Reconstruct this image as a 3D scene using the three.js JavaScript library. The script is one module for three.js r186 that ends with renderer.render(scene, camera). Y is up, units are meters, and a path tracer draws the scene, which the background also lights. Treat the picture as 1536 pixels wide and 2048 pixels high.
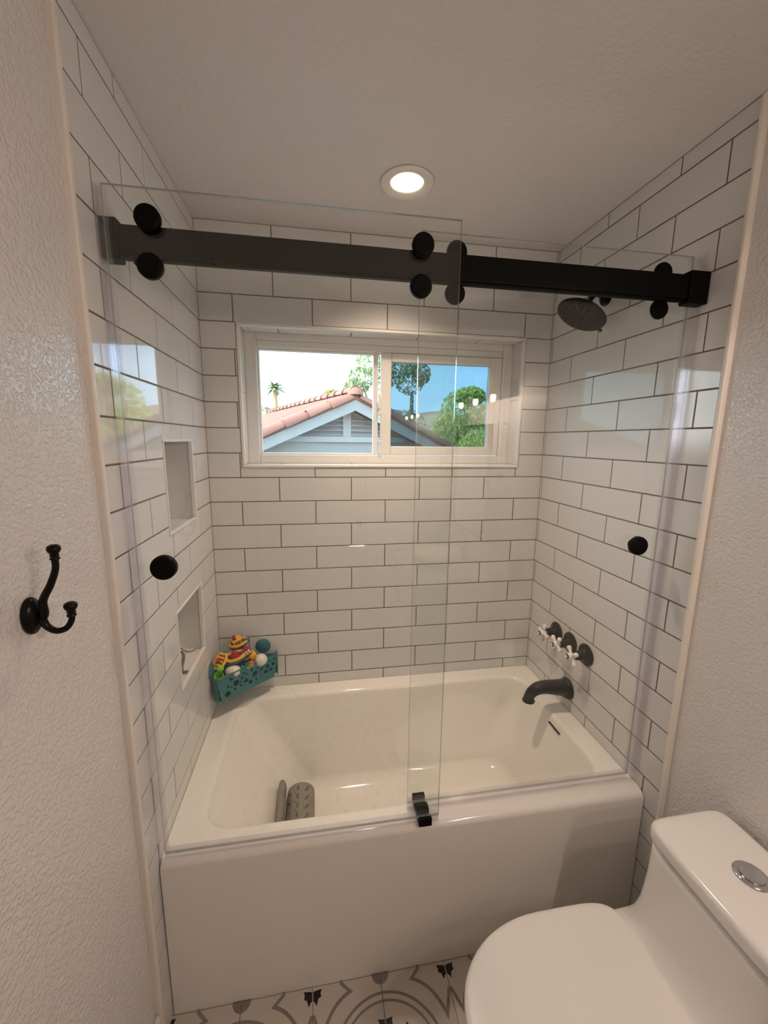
import * as THREE from 'three';
import { RoundedBoxGeometry } from 'three/addons/geometries/RoundedBoxGeometry.js';
import { mergeGeometries, toCreasedNormals } from 'three/addons/utils/BufferGeometryUtils.js';

// ------------------------------------------------------------ camera, sky, sun, exposure
const scene = new THREE.Scene();
const camera = new THREE.PerspectiveCamera(2 * Math.atan(1024 / 815.98) * 180 / Math.PI, 1536 / 2048, 0.02, 400);
camera.position.set(0.4481, 1.6924, 1.8243);
camera.rotation.set(-0.17455, -0.1658, 0.0114, 'YXZ');

const renderer = new THREE.WebGLRenderer();
renderer.toneMapping = THREE.LinearToneMapping;
renderer.toneMappingExposure = 1.0;
renderer.shadowMap.enabled = true;

const SUN = new THREE.Vector3(-0.80, 0.55, 0.22).normalize();
{ // hazy morning sky: pale at the horizon, bluer overhead, lighter on the sun's side
  const w = 256, h = 128, d = new Float32Array(w * h * 4), v = new THREE.Vector3();
  for (let r = 0; r < h; r++) for (let c = 0; c < w; c++) {
    const up = ((r + 0.5) / h - 0.5) * Math.PI, ro = ((c + 0.5) / w - 0.5) * 2 * Math.PI;
    v.set(Math.cos(ro) * Math.cos(up), Math.sin(up), Math.sin(ro) * Math.cos(up));
    const t = Math.pow(Math.max(0, v.y), 0.7), e = Math.min(1, Math.max(0, (v.x * SUN.x + v.z * SUN.z) / Math.hypot(SUN.x, SUN.z) / 0.85 + 0.88)), g = e * e * (3 - 2 * e), k = (r * w + c) * 4;
    const mix = (blue, pale, zen) => { const h = blue + (pale - blue) * g; return h + (zen - h) * t * 0.75; };
    d[k] = mix(0.85, 7.2, 0.9); d[k + 1] = mix(1.6, 7.6, 1.9); d[k + 2] = mix(2.45, 7.9, 3.2); d[k + 3] = 1;
    if (v.y < 0) { d[k] = 1.6; d[k + 1] = 1.55; d[k + 2] = 1.4; }
  }
  const t = new THREE.DataTexture(d, w, h, THREE.RGBAFormat, THREE.FloatType);
  t.mapping = THREE.EquirectangularReflectionMapping; t.magFilter = THREE.LinearFilter; t.needsUpdate = true;
  scene.background = t; scene.backgroundIntensity = 1.0;
}
const sun = new THREE.DirectionalLight(new THREE.Color(1, 0.86, 0.66), 9.0);
sun.position.copy(SUN).multiplyScalar(30).add(new THREE.Vector3(1, 1, -8)); sun.target.position.set(1, 1, -8);
sun.castShadow = true; sun.shadow.mapSize.set(2048, 2048);
Object.assign(sun.shadow.camera, { left: -20, right: 20, top: 20, bottom: -20, near: 1, far: 80 });
scene.add(sun, sun.target);

// ------------------------------------------------------------ helpers
const V = (x, y, z) => new THREE.Vector3(x, y, z);
let seed = 11; const rnd = () => { seed = (seed * 1664525 + 1013904223) >>> 0; return seed / 4294967296; };
const rr = (a, b) => a + (b - a) * rnd();
const L = (r, g, b) => new THREE.Color().setRGB(r, g, b);
function M(color, roughness = 0.5, o = {}) { return new THREE.MeshPhysicalMaterial({ color: color.isColor ? color : new THREE.Color(color), roughness, ...o }); }
const taken = {};
function numbered(n) { const k = taken[n] = (taken[n] ?? -1) + 1; return k ? `${n}_${String(k).padStart(3, '0')}` : n; }
function mesh(name, geo, mat, parent) {
  const m = new THREE.Mesh(geo, mat); m.castShadow = m.receiveShadow = true;
  m.name = parent ? name : numbered(name); (parent || scene).add(m); return m;
}
function thing(name, label, category, [x, y, z] = [0, 0, 0], group) {
  const o = new THREE.Group(); o.name = numbered(name); o.position.set(x, y, z); scene.add(o);
  o.userData = { label, category }; if (group) o.userData.group = group; return o;
}
function one(name, label, category, geo, mat, pos = [0, 0, 0], group) {
  const m = mesh(name, geo, mat); m.position.set(...pos); m.userData = { label, category }; if (group) m.userData.group = group; return m;
}
function structure(name, label) { const o = new THREE.Group(); o.name = name; o.userData = { kind: 'structure', label, category: name.split('_')[0] }; scene.add(o); return o; }
function box(x0, x1, y0, y1, z0, z1) { const g = new THREE.BoxGeometry(x1 - x0, y1 - y0, z1 - z0); g.translate((x0 + x1) / 2, (y0 + y1) / 2, (z0 + z1) / 2); return g; }
function rbox(x0, x1, y0, y1, z0, z1, r = 0.003, s = 2) { const g = new RoundedBoxGeometry(x1 - x0, y1 - y0, z1 - z0, s, Math.min(r, (x1 - x0) / 2.01, (y1 - y0) / 2.01, (z1 - z0) / 2.01)); g.translate((x0 + x1) / 2, (y0 + y1) / 2, (z0 + z1) / 2); return g; }
const merge = (gs) => mergeGeometries(gs.map((g) => { const q = g.index ? g.toNonIndexed() : g.clone(); for (const k of Object.keys(q.attributes)) if (!['position', 'normal', 'uv'].includes(k)) q.deleteAttribute(k); return q; }));
function metric(g, s = 1) { // uv in metres from the dominant axis of each face
  const q = g.index ? g.toNonIndexed() : g, p = q.attributes.position, n = q.attributes.normal, uv = new Float32Array(p.count * 2);
  for (let i = 0; i < p.count; i++) {
    const a = Math.abs(n.getX(i)), b = Math.abs(n.getY(i)), c = Math.abs(n.getZ(i)), x = p.getX(i), y = p.getY(i), z = p.getZ(i);
    const [u, v] = a >= b && a >= c ? [z, y] : b >= c ? [x, z] : [x, y]; uv[i * 2] = u * s; uv[i * 2 + 1] = v * s;
  }
  q.setAttribute('uv', new THREE.BufferAttribute(uv, 2)); return q;
}
function cyl(r, h, axis = 'y', seg = 40, r2 = r) { const g = new THREE.CylinderGeometry(r2, r, h, seg); if (axis === 'x') g.rotateZ(-Math.PI / 2); if (axis === 'z') g.rotateX(Math.PI / 2); return g; }
const at = (g, x, y, z) => { g.translate(x, y, z); return g; };
function lathe(pts, axis = 'y', seg = 40) { // pts: [radius, along], closed by the list itself
  const g = new THREE.LatheGeometry(pts.map(([r, y]) => new THREE.Vector2(Math.max(r, 1e-5), y)), seg);
  if (axis === 'x') g.rotateZ(-Math.PI / 2); if (axis === '-x') g.rotateZ(Math.PI / 2); if (axis === 'z') g.rotateX(Math.PI / 2); return g;
}
function sweep(path, radii, seg = 16, n = 40, closed = true) { // tapered tube along a smooth curve
  const c = new THREE.CatmullRomCurve3(path.map((p) => V(...p))), pos = [], idx = [], rad = (t) => { const f = t * (radii.length - 1), i = Math.min(radii.length - 2, Math.floor(f)); return radii[i] + (radii[i + 1] - radii[i]) * (f - i); };
  const fr = c.computeFrenetFrames(n, false), P = V(0, 0, 0);
  for (let i = 0; i <= n; i++) {
    c.getPoint(i / n, P); const r = radii.length > 1 ? rad(i / n) : radii[0];
    for (let j = 0; j < seg; j++) { const a = j / seg * 2 * Math.PI, x = Math.cos(a) * r, y = Math.sin(a) * r, N = fr.normals[i], B = fr.binormals[i]; pos.push(P.x + N.x * x + B.x * y, P.y + N.y * x + B.y * y, P.z + N.z * x + B.z * y); }
  }
  for (let i = 0; i < n; i++) for (let j = 0; j < seg; j++) { const a = i * seg + j, b = i * seg + (j + 1) % seg; idx.push(a, b, a + seg, b, b + seg, a + seg); }
  if (closed) for (const e of [0, n]) { c.getPoint(e / n, P); const k = pos.length / 3; pos.push(P.x, P.y, P.z); for (let j = 0; j < seg; j++) { const a = e * seg + j, b = e * seg + (j + 1) % seg; e ? idx.push(a, b, k) : idx.push(b, a, k); } }
  return finish(pos, idx);
}
function finish(pos, idx, flip) {
  const g = new THREE.BufferGeometry(); g.setAttribute('position', new THREE.Float32BufferAttribute(pos, 3));
  if (flip) for (let i = 0; i < idx.length; i += 3) [idx[i], idx[i + 1]] = [idx[i + 1], idx[i]];
  g.setIndex(idx); g.computeVertexNormals(); g.setAttribute('uv', new THREE.Float32BufferAttribute(new Float32Array(pos.length / 3 * 2), 2)); return g;
}
function loft(rings, capStart, capEnd, flip) { // rings: arrays of [x,y,z] of equal length
  const n = rings[0].length, pos = rings.flat(2), idx = [];
  for (let i = 0; i + 1 < rings.length; i++) for (let j = 0; j < n; j++) { const a = i * n + j, b = i * n + (j + 1) % n; idx.push(a, a + n, b, b, a + n, b + n); }
  for (const [on, i] of [[capStart, 0], [capEnd, rings.length - 1]]) if (on) {
    const k = pos.length / 3, c = [0, 0, 0]; for (const p of rings[i]) for (let q = 0; q < 3; q++) c[q] += p[q] / n; pos.push(...c);
    for (let j = 0; j < n; j++) { const a = i * n + j, b = i * n + (j + 1) % n; i ? idx.push(a, k, b) : idx.push(b, k, a); }
  }
  return finish(pos, idx, flip);
}
function rrect(x0, x1, z0, z1, r, y, n = 10) {
  const out = [], cs = [[x1 - r, z1 - r, 0], [x0 + r, z1 - r, 1], [x0 + r, z0 + r, 2], [x1 - r, z0 + r, 3]];
  for (const [cx, cz, q] of cs) for (let i = 0; i <= n; i++) { const a = (q + i / n) * Math.PI / 2; out.push([cx + r * Math.cos(a), y, cz + r * Math.sin(a)]); }
  return out;
}
function noise2(n, cells, oct, sd) { // tileable value noise in [0,1]
  const o = new Float32Array(n * n); let s = sd; const R = () => { s = (s * 1664525 + 1013904223) >>> 0; return s / 4294967296; };
  let amp = 1, tot = 0;
  for (let k = 0, c = cells; k < oct; k++, c *= 2, amp *= 0.55) {
    const g = Float32Array.from({ length: c * c }, R); tot += amp;
    for (let y = 0; y < n; y++) for (let x = 0; x < n; x++) {
      const fx = x / n * c, fy = y / n * c, ix = fx | 0, iy = fy | 0, ax = fx - ix, ay = fy - iy, u = ax * ax * (3 - 2 * ax), v = ay * ay * (3 - 2 * ay), jx = (ix + 1) % c, jy = (iy + 1) % c;
      o[y * n + x] += amp * ((g[iy * c + ix] * (1 - u) + g[iy * c + jx] * u) * (1 - v) + (g[jy * c + ix] * (1 - u) + g[jy * c + jx] * u) * v);
    }
  }
  return o.map((v) => v / tot);
}
function grey(arr, n, f, rep = 1) {
  const d = new Uint8Array(n * n * 4); for (let i = 0; i < n * n; i++) { const v = Math.max(0, Math.min(255, f(arr[i]) * 255)); d[i * 4] = d[i * 4 + 1] = d[i * 4 + 2] = v; d[i * 4 + 3] = 255; }
  const t = new THREE.DataTexture(d, n, n); t.wrapS = t.wrapT = THREE.RepeatWrapping; t.magFilter = THREE.LinearFilter; t.repeat.set(rep, rep); t.needsUpdate = true; return t;
}

// ------------------------------------------------------------ materials
const peel = noise2(512, 84, 2, 5);
const peelTex = grey(peel, 512, (v) => Math.pow(Math.min(1, Math.max(0, (v - 0.36) / 0.26)), 0.8), 1 / 0.45);
const ceilTex = grey(peel, 512, (v) => Math.min(1, Math.max(0, (v - 0.4) / 0.3)), 1 / 0.7);
const MAT = {
  paint: M(L(0.73, 0.70, 0.68), 0.20, { bumpMap: peelTex, bumpScale: 0.0010 }),
  ceiling: M(L(0.73, 0.70, 0.68), 0.6, { bumpMap: ceilTex, bumpScale: 0.0006 }),
  tiles: [L(0.70, 0.695, 0.69), L(0.69, 0.685, 0.68), L(0.71, 0.70, 0.695)].map((c) => M(c, 0.04)),
  grout: M(L(0.17, 0.145, 0.12), 0.9),
  trim: M(L(0.80, 0.77, 0.73), 0.3), cream: M(L(0.82, 0.765, 0.70), 0.35),
  slab: M(L(0.68, 0.67, 0.65), 0.25),
  vinyl: M(L(0.77, 0.75, 0.72), 0.4),
  tub: M(L(0.86, 0.825, 0.78), 0.09),
  porcelain: M(L(0.85, 0.82, 0.79), 0.10),
  seat: M(L(0.84, 0.81, 0.78), 0.28),
  black: M(L(0.003, 0.0028, 0.0025), 0.5, { specularIntensity: 0.18 }),
  bronze: M(L(0.008, 0.0068, 0.006), 0.26, { specularIntensity: 0.3 }),
  chrome: M(L(0.62, 0.62, 0.63), 0.12, { metalness: 1 }),
  glass: M(L(0.972, 0.986, 0.976), 0, { transmission: 1, thickness: 0, ior: 1.5 }),
  glassEdge: M(L(0.44, 0.50, 0.46), 0.12, { transmission: 0.6, thickness: 0 }),
  seal: M(L(0.97, 0.965, 0.975), 0.08, { transmission: 0.97, thickness: 0, ior: 1.45 }),
  pane: M(L(0.98, 0.99, 0.99), 0, { transmission: 1, thickness: 0, ior: 1.5 }),
  paneBlue: M(L(0.36, 0.475, 0.515), 0, { transmission: 1, thickness: 0, ior: 1.5 }),
  white: M(L(0.86, 0.83, 0.78), 0.2),
};

// ------------------------------------------------------------ room dimensions
const W = 1.5213, CEIL = 2.52, Y0 = 0.585, RY = 0.1046, ZE = 3.1, XL = -0.012, XR = W + 0.012, RIM = 0.535, APR = 0.80, ZLE = 0.856, ZRE = 0.848;
const WIN = { x0: 0.152, x1: 1.384, y0: 1.583, y1: 2.142, d: 0.09 };

// slab in a wall plane with rectangular holes: (u, v) rectangles
function minus(rects, holes) {
  for (const [a, b, c, d] of holes) rects = rects.flatMap(([u0, u1, v0, v1]) => {
    if (b <= u0 || a >= u1 || d <= v0 || c >= v1) return [[u0, u1, v0, v1]];
    const o = [], m0 = Math.max(v0, c), m1 = Math.min(v1, d);
    if (c > v0) o.push([u0, u1, v0, c]); if (d < v1) o.push([u0, u1, d, v1]);
    if (a > u0) o.push([u0, a, m0, m1]); if (b < u1) o.push([b, u1, m0, m1]);
    return o;
  });
  return rects;
}
const pieceCache = {};
function pieceGeo(rects, cx, cy) { // one tile, cut to an outline of abutting rectangles [u0,u1,v0,v1, outer edge flags left,right,bottom,top]; chamfered on its true edges only
  const key = rects.map((r) => r.slice(0, 4).map((v, i) => Math.round((v - (i < 2 ? cx : cy)) * 2000)).join(',') + r.slice(4).map(Number).join('')).join(';'); if (pieceCache[key]) return pieceCache[key];
  const t = 0.007, pos = [], idx = [], quad = (p) => { const k = pos.length / 3; pos.push(...p.flat()); idx.push(k, k + 1, k + 2, k, k + 2, k + 3); };
  for (const [u0, u1, v0, v1, l, r, b, o] of rects) {
    const c = Math.min(0.0009, (u1 - u0) / 3, (v1 - v0) / 3), x0 = u0 - cx, x1 = u1 - cx, y0 = v0 - cy, y1 = v1 - cy;
    const F = [[x0 + l * c, y0 + b * c, 0], [x1 - r * c, y0 + b * c, 0], [x1 - r * c, y1 - o * c, 0], [x0 + l * c, y1 - o * c, 0]], E = [[x0, y0, -c], [x1, y0, -c], [x1, y1, -c], [x0, y1, -c]], B = E.map(([x, y]) => [x, y, -t]);
    quad(F); [b, r, o, l].forEach((on, i) => { if (on) { const j = (i + 1) % 4; quad([E[i], E[j], F[j], F[i]]); quad([B[i], B[j], E[j], E[i]]); } });
  }
  return pieceCache[key] = finish(pos, idx);
}
function tileWall(parent, { u0, u1, v0 = 0, v1 = CEIL, offEven, offOdd, pitch, holes, put, bottom }) {
  const g = 0.0044, h = g / 2, near = (a, b) => Math.abs(a - b) < 1e-6;
  for (let i = -6; i < 19; i++) {
    const a = Math.max(v0, Y0 + i * RY), b = Math.min(v1, Y0 + (i + 1) * RY); if (b - a < 0.006) continue;
    const off = ((i % 2) + 2) % 2 ? offOdd : offEven;
    for (let k = -8; k < 9; k++) {
      const c = Math.max(u0, off + k * pitch), d = Math.min(u1, off + (k + 1) * pitch); if (d - c < 0.006) continue;
      if (bottom && !bottom(c, d, a, b)) continue;
      let rects = minus([[c, d, a, b]], holes).map(([p, q, r, t]) => { // an edge is true where no other piece of the same tile continues
        const e = [near(p, c) || holes.some((o) => near(p, o[1])), near(q, d) || holes.some((o) => near(q, o[0])), near(r, a) || holes.some((o) => near(r, o[3]) && p >= o[0] - 1e-6 && q <= o[1] + 1e-6), near(t, b) || holes.some((o) => near(t, o[2]) && p >= o[0] - 1e-6 && q <= o[1] + 1e-6)];
        return [p + (near(p, u0) ? 0.0007 : h * e[0]), q - (near(q, u1) ? 0.0007 : h * e[1]), r + h * e[2], t - h * e[3], ...e];
      }).filter(([p, q, r, t]) => q - p > 0.003 && t - r > 0.003);
      // pieces on both sides of a hole that do not touch are separate tiles
      const sets = []; for (const r of rects) { const m = sets.filter((st) => st.some((o) => o[0] <= r[1] + 1e-4 && o[1] >= r[0] - 1e-4 && o[2] <= r[3] + 1e-4 && o[3] >= r[2] - 1e-4)); const n = [r, ...m.flat()]; for (const x of m) sets.splice(sets.indexOf(x), 1); sets.push(n); }
      for (const st of sets) {
        const x0 = Math.min(...st.map((r) => r[0])), x1 = Math.max(...st.map((r) => r[1])), y0 = Math.min(...st.map((r) => r[2])), y1 = Math.max(...st.map((r) => r[3]));
        const m = mesh('tile', pieceGeo(put.flip ? st.map(([p, q, r, t, l, rt, bt, tp]) => [x0 + x1 - q, x0 + x1 - p, r, t, rt, l, bt, tp]) : st, (x0 + x1) / 2, (y0 + y1) / 2), MAT.tiles[(rnd() * 3) | 0], parent);
        put(m, (x0 + x1) / 2, (y0 + y1) / 2); m.rotateX(rr(-0.0022, 0.0022)); m.rotateY(rr(-0.0016, 0.0016));
      }
    }
  }
}
const putLeft = (m, u, v) => { m.position.set(0, v, u); m.rotation.y = Math.PI / 2; }; putLeft.flip = true; // seen from the room, u runs right to left

// ------------------------------------------------------------ far wall with the window
const wallFar = structure('wall_far', 'white subway tiled wall with a window above the bathtub');
{
  const hole = [WIN.x0 - 0.002, WIN.x1 + 0.002, WIN.y0 - 0.002, WIN.y1 + 0.002];
  mesh('grout', merge(minus([[-0.3, W + 0.3, -0.3, CEIL + 0.2]], [hole]).map(([a, b, c, d]) => box(a, b, c, d, -0.20, -0.0010))), MAT.grout, wallFar);
  const ring = [WIN.x0 - 0.014, WIN.x1 + 0.014, WIN.y0 - 0.014, WIN.y1 + 0.013];
  tileWall(wallFar, { u0: 0, u1: W, v0: RIM - 0.02, offEven: 0.2889, offOdd: 0.1295, pitch: 0.3146, holes: [ring], put: (m, u, v) => m.position.set(u, v, 0) });
  // pencil trim round the opening, mitred at the corners
  const [a, b, c, d] = ring, e = 0.013;
  for (const [x0, x1, y0, y1] of [[a, b, d - e, d], [a, b, c, c + e], [a, a + e, c + e, d - e], [b - e, b, c + e, d - e]]) mesh('edge_trim', rbox(x0, x1, y0, y1, -0.02, 0.004, 0.004), MAT.trim, wallFar);
  // tiled reveals
  const z0 = -WIN.d - 0.07, cut = (p, q, js) => { const s = [p, ...js, q]; return s.slice(1).map((v, i) => [s[i], v]); };
  for (const [x0, x1] of cut(WIN.x0, WIN.x1, [0.301, 0.609, 0.905, 1.19])) {
    mesh('reveal_tile', rbox(x0 + 0.0018, x1 - 0.0018, WIN.y1 - 0.001, WIN.y1 + 0.008, z0, -0.014, 0.001, 1), MAT.tiles[0], wallFar);
    mesh('reveal_tile', rbox(x0 + 0.0018, x1 - 0.0018, WIN.y0 - 0.008, WIN.y0 + 0.001, z0, -0.014, 0.001, 1), MAT.tiles[1], wallFar);
  }
  for (const [y0, y1] of cut(WIN.y0, WIN.y1, [1.885])) {
    mesh('reveal_tile', rbox(WIN.x0 - 0.008, WIN.x0 + 0.001, y0 + 0.001, y1 - 0.001, z0, -0.014, 0.001, 1), MAT.tiles[0], wallFar);
    mesh('reveal_tile', rbox(WIN.x1 - 0.001, WIN.x1 + 0.008, y0 + 0.001, y1 - 0.001, z0, -0.014, 0.001, 1), MAT.tiles[2], wallFar);
  }
}

// ------------------------------------------------------------ left wall: tiled alcove end with two niches, painted part beyond
const NICHES = [[0.213, 0.507, 1.392, 1.687], [0.220, 0.512, 0.868, 1.142]];
const wallLeft = structure('wall_left', 'left wall, tiled with two recessed niches, painted plaster nearer the room');
{
  const holes = NICHES.map(([a, b, c, d]) => [a - 0.001, b + 0.001, c - 0.001, d + 0.001]);
  mesh('grout', merge(minus([[-0.2, ZLE, -0.1, CEIL + 0.2]], holes).map(([a, b, c, d]) => box(-0.14, -0.0010, c, d, a, b))), MAT.grout, wallLeft);
  tileWall(wallLeft, { u0: 0, u1: ZLE, offEven: 0.633, offOdd: 0.787 - 0.3078, pitch: 0.3078, holes: NICHES, bottom: (a, b, c, d) => d > RIM - 0.02 || b > APR, put: putLeft });
  mesh('plaster', metric(box(-0.14, XL, -0.1, CEIL + 0.2, ZLE + 0.013, ZE + 0.1)), MAT.paint, wallLeft);
  for (const [a, b, c, d] of NICHES) {
    const D = 0.098, n = new THREE.Group(); n.name = 'niche'; wallLeft.add(n);
    mesh('niche_lining', merge([box(-D - 0.008, -D, c, d, a, b), box(-D, -0.001, c - 0.008, c, a, b), box(-D, -0.001, d, d + 0.008, a, b), box(-D, -0.001, c, d, a - 0.008, a), box(-D, -0.001, c, d, b, b + 0.008)]), MAT.slab, n);
    const e = 0.008; for (const [p, q, r, s] of [[a, b, c - 0, c + e], [a, b, d - e, d], [a, a + e, c + e, d - e], [b - e, b, c + e, d - e]]) mesh('edge_trim', rbox(-0.012, 0.0025, r, s, p, q, 0.0022), MAT.trim, n);
  }
}
// ------------------------------------------------------------ right wall
const wallRight = structure('wall_right', 'right wall, tiled beside the bathtub, painted plaster nearer the room');
{
  mesh('grout', box(W + 0.0010, W + 0.14, -0.1, CEIL + 0.2, -0.2, ZRE), MAT.grout, wallRight);
  tileWall(wallRight, { u0: 0, u1: ZRE, offEven: 0.630, offOdd: 0.7836 - 0.3078, pitch: 0.3078, holes: [], bottom: (a, b, c, d) => d > RIM - 0.02 || b > APR, put: (m, u, v) => { m.position.set(W, v, u); m.rotation.y = -Math.PI / 2; } });
  mesh('plaster', metric(box(XR, XR + 0.13, -0.1, CEIL + 0.2, ZRE + 0.012, ZE + 0.1)), MAT.paint, wallRight);
}
// edge profiles where tile meets paint
{
  const t1 = mesh('trim_1', rbox(-0.02, 0.002, 0, CEIL, ZLE, ZLE + 0.015, 0.005, 3), MAT.cream); t1.userData = { kind: 'structure', label: 'white edge strip ending the left wall tiles' };
  const t2 = mesh('trim_2', rbox(W - 0.004, XR + 0.005, 0, CEIL, ZRE, ZRE + 0.014, 0.005, 3), MAT.cream); t2.userData = { kind: 'structure', label: 'cream edge strip ending the right wall tiles' };
  for (const [n, x0, x1, z0] of [['baseboard_left', XL, XL + 0.014, ZLE + 0.015], ['baseboard_right', XR - 0.014, XR, ZRE + 0.014]]) { const b = mesh(n, rbox(x0, x1, 0, 0.128, z0, ZE, 0.003), MAT.trim); b.userData = { kind: 'structure', label: 'white painted skirting board' }; }
}
// ------------------------------------------------------------ wall behind the camera with a door
const wallNear = structure('wall_near', 'painted wall opposite the window');
mesh('plaster', metric(merge(minus([[-0.3, W + 0.3, -0.1, CEIL + 0.2]], [[0.06, 0.86, 0, 2.04]]).map(([a, b, c, d]) => box(a, b, c, d, ZE, ZE + 0.12)))), MAT.paint, wallNear);
{
  const d = structure('door_1', 'white panelled door'); const dm = M(L(0.78, 0.75, 0.71), 0.35);
  mesh('leaf', rbox(0.065, 0.855, 0.005, 2.035, ZE + 0.03, ZE + 0.07, 0.003), dm, d);
  for (const [a, b] of [[0.16, 0.95], [1.09, 1.90]]) mesh('panel', rbox(0.17, 0.75, a, b, ZE + 0.022, ZE + 0.035, 0.006), dm, d);
  mesh('frame', merge([rbox(-0.005, 0.062, 0, 2.10, ZE - 0.012, ZE + 0.10, 0.003), rbox(0.858, 0.925, 0, 2.10, ZE - 0.012, ZE + 0.10, 0.003), rbox(0.0625, 0.8575, 2.038, 2.10, ZE - 0.012, ZE + 0.10, 0.003)]), dm, d);
  mesh('handle', merge([at(cyl(0.026, 0.01, 'z'), 0.80, 1.0, ZE + 0.025), at(new THREE.SphereGeometry(0.027, 20, 14), 0.80, 1.0, ZE - 0.02), at(cyl(0.01, 0.04, 'z'), 0.80, 1.0, ZE + 0.005)]), MAT.bronze, d);
}
// ------------------------------------------------------------ ceiling and floor
const ceiling = mesh('ceiling', metric((() => { // hole for the recessed lamp
  const s = new THREE.Shape([[-0.3, -0.3], [W + 0.3, -0.3], [W + 0.3, ZE + 0.2], [-0.3, ZE + 0.2]].map(([x, z]) => new THREE.Vector2(x, z)));
  const h = new THREE.Path(); h.absarc(0.757, 0.36, 0.073, 0, 2 * Math.PI, true); s.holes.push(h);
  const g = new THREE.ExtrudeGeometry(s, { depth: 0.15, bevelEnabled: false, curveSegments: 40 }); g.rotateX(Math.PI / 2); g.translate(0, CEIL + 0.15, 0); return g;
})()), MAT.ceiling);
ceiling.userData = { kind: 'structure', label: 'plain plaster ceiling' };
{
  const t = mesh('trim_3', box(-0.28, W + 0.28, CEIL + 0.15, CEIL + 0.2, -0.28, ZE + 0.18), MAT.ceiling); t.userData = { kind: 'structure', label: 'boarding above the ceiling' };
}
const PT = 0.2127, FX = 0.197, FZ = 0.803; // tile pitch and a joint crossing of the floor
const floorTex = (() => { // printed pattern of two by two tiles: ringed rosettes, dots and four-armed stars with leaf pairs
  const N = 1024, c = document.createElement('canvas'); c.width = c.height = N; const x = c.getContext('2d'), m = N / (2 * PT);
  x.fillStyle = '#cfc6bb'; x.fillRect(0, 0, N, N);
  const G = '#8b8380', D = '#141010', arc = (cx, cz, r, w, col) => { x.lineWidth = w * m; x.strokeStyle = col; x.beginPath(); x.arc(cx * m, cz * m, r * m, 0, 7); x.stroke(); };
  const leaf = (cx, cz, ang, s = 1) => { // pair of black ivy leaves either side of an axis
    for (const k of [-1, 1]) { x.save(); x.translate(cx * m, cz * m); x.rotate(ang); x.scale(k * s * m, s * m); x.fillStyle = D; x.beginPath();
      [[0.002, 0.012], [0.010, 0.010], [0.028, 0.008], [0.024, 0.017], [0.026, 0.026], [0.017, 0.030], [0.012, 0.046], [0.006, 0.036], [0.002, 0.034]].forEach(([a, b], i) => i ? x.lineTo(a, b) : x.moveTo(a, b)); x.closePath(); x.fill(); x.restore(); }
  };
  for (let i = -1; i <= 2; i++) for (let j = -1; j <= 2; j++) {
    const cx = i * 2 * PT, cz = j * 2 * PT;
    x.fillStyle = G; x.beginPath(); x.arc(cx * m, cz * m, 0.027 * m, 0, 7); x.fill();            // dot
    x.beginPath(); x.arc((cx + PT) * m, (cz + PT) * m, 0.027 * m, 0, 7); x.fill();
    for (const [rx, rz] of [[cx, cz + PT]]) { arc(rx, rz, 0.166, 0.0075, G); arc(rx, rz, 0.147, 0.0065, G); for (let k = 0; k < 8; k++) leaf(rx + 0.115 * Math.sin(k * Math.PI / 4), rz - 0.115 * Math.cos(k * Math.PI / 4), k * Math.PI / 4, 0.8); arc(rx, rz, 0.045, 0.008, G); }
    for (const [sx, sz] of [[cx + PT, cz]]) { // star: four vase-shaped arms
      x.strokeStyle = G; x.lineWidth = 0.0095 * m; x.lineJoin = 'miter';
      for (let k = 0; k < 4; k++) { x.save(); x.translate(sx * m, sz * m); x.rotate(k * Math.PI / 2); x.scale(m, m); x.lineWidth = 0.0095; x.beginPath();
        x.moveTo(-0.085, 0.002); x.lineTo(-0.115, 0.028); x.quadraticCurveTo(-0.052, 0.050, -0.026, 0.125); x.lineTo(-0.004, 0.070); x.lineTo(0.004, 0.070); x.lineTo(0.026, 0.125); x.quadraticCurveTo(0.052, 0.050, 0.115, 0.028); x.lineTo(0.085, 0.002); if (k % 2 === 0) x.stroke(); x.restore(); }
      leaf(sx, sz, 0, 1); leaf(sx, sz, Math.PI, 1);
    }
  }
  const t = new THREE.CanvasTexture(c); t.colorSpace = THREE.SRGBColorSpace; t.wrapS = t.wrapT = THREE.RepeatWrapping; t.flipY = false; return t;
})();
{
  const f = structure('floor', 'floor of patterned cement tiles'); const fm = M('#ffffff', 0.38, { map: floorTex });
  mesh('grout', box(-0.13, W + 0.13, -0.12, -0.003, -0.19, ZE + 0.11), M(L(0.42, 0.37, 0.32), 0.9), f);
  const g = 0.0025;
  for (let i = -1; i < 7; i++) for (let j = -1; j < 11; j++) {
    const a = Math.max(XL, FX + i * PT), b = Math.min(XR, FX + (i + 1) * PT), c = Math.max(APR - 0.02, FZ + j * PT), d = Math.min(ZE, FZ + (j + 1) * PT);
    if (b - a < 0.006 || d - c < 0.006) continue;
    const q = box(a + g / 2, b - g / 2, -0.008, 0, c + g / 2, d - g / 2), p = q.attributes.position, uv = q.attributes.uv;
    for (let k = 0; k < p.count; k++) uv.setXY(k, (p.getX(k) - FX) / (2 * PT), (p.getZ(k) - FZ) / (2 * PT));
    mesh('floor_tile', q, fm, f);
  }
}
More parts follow.
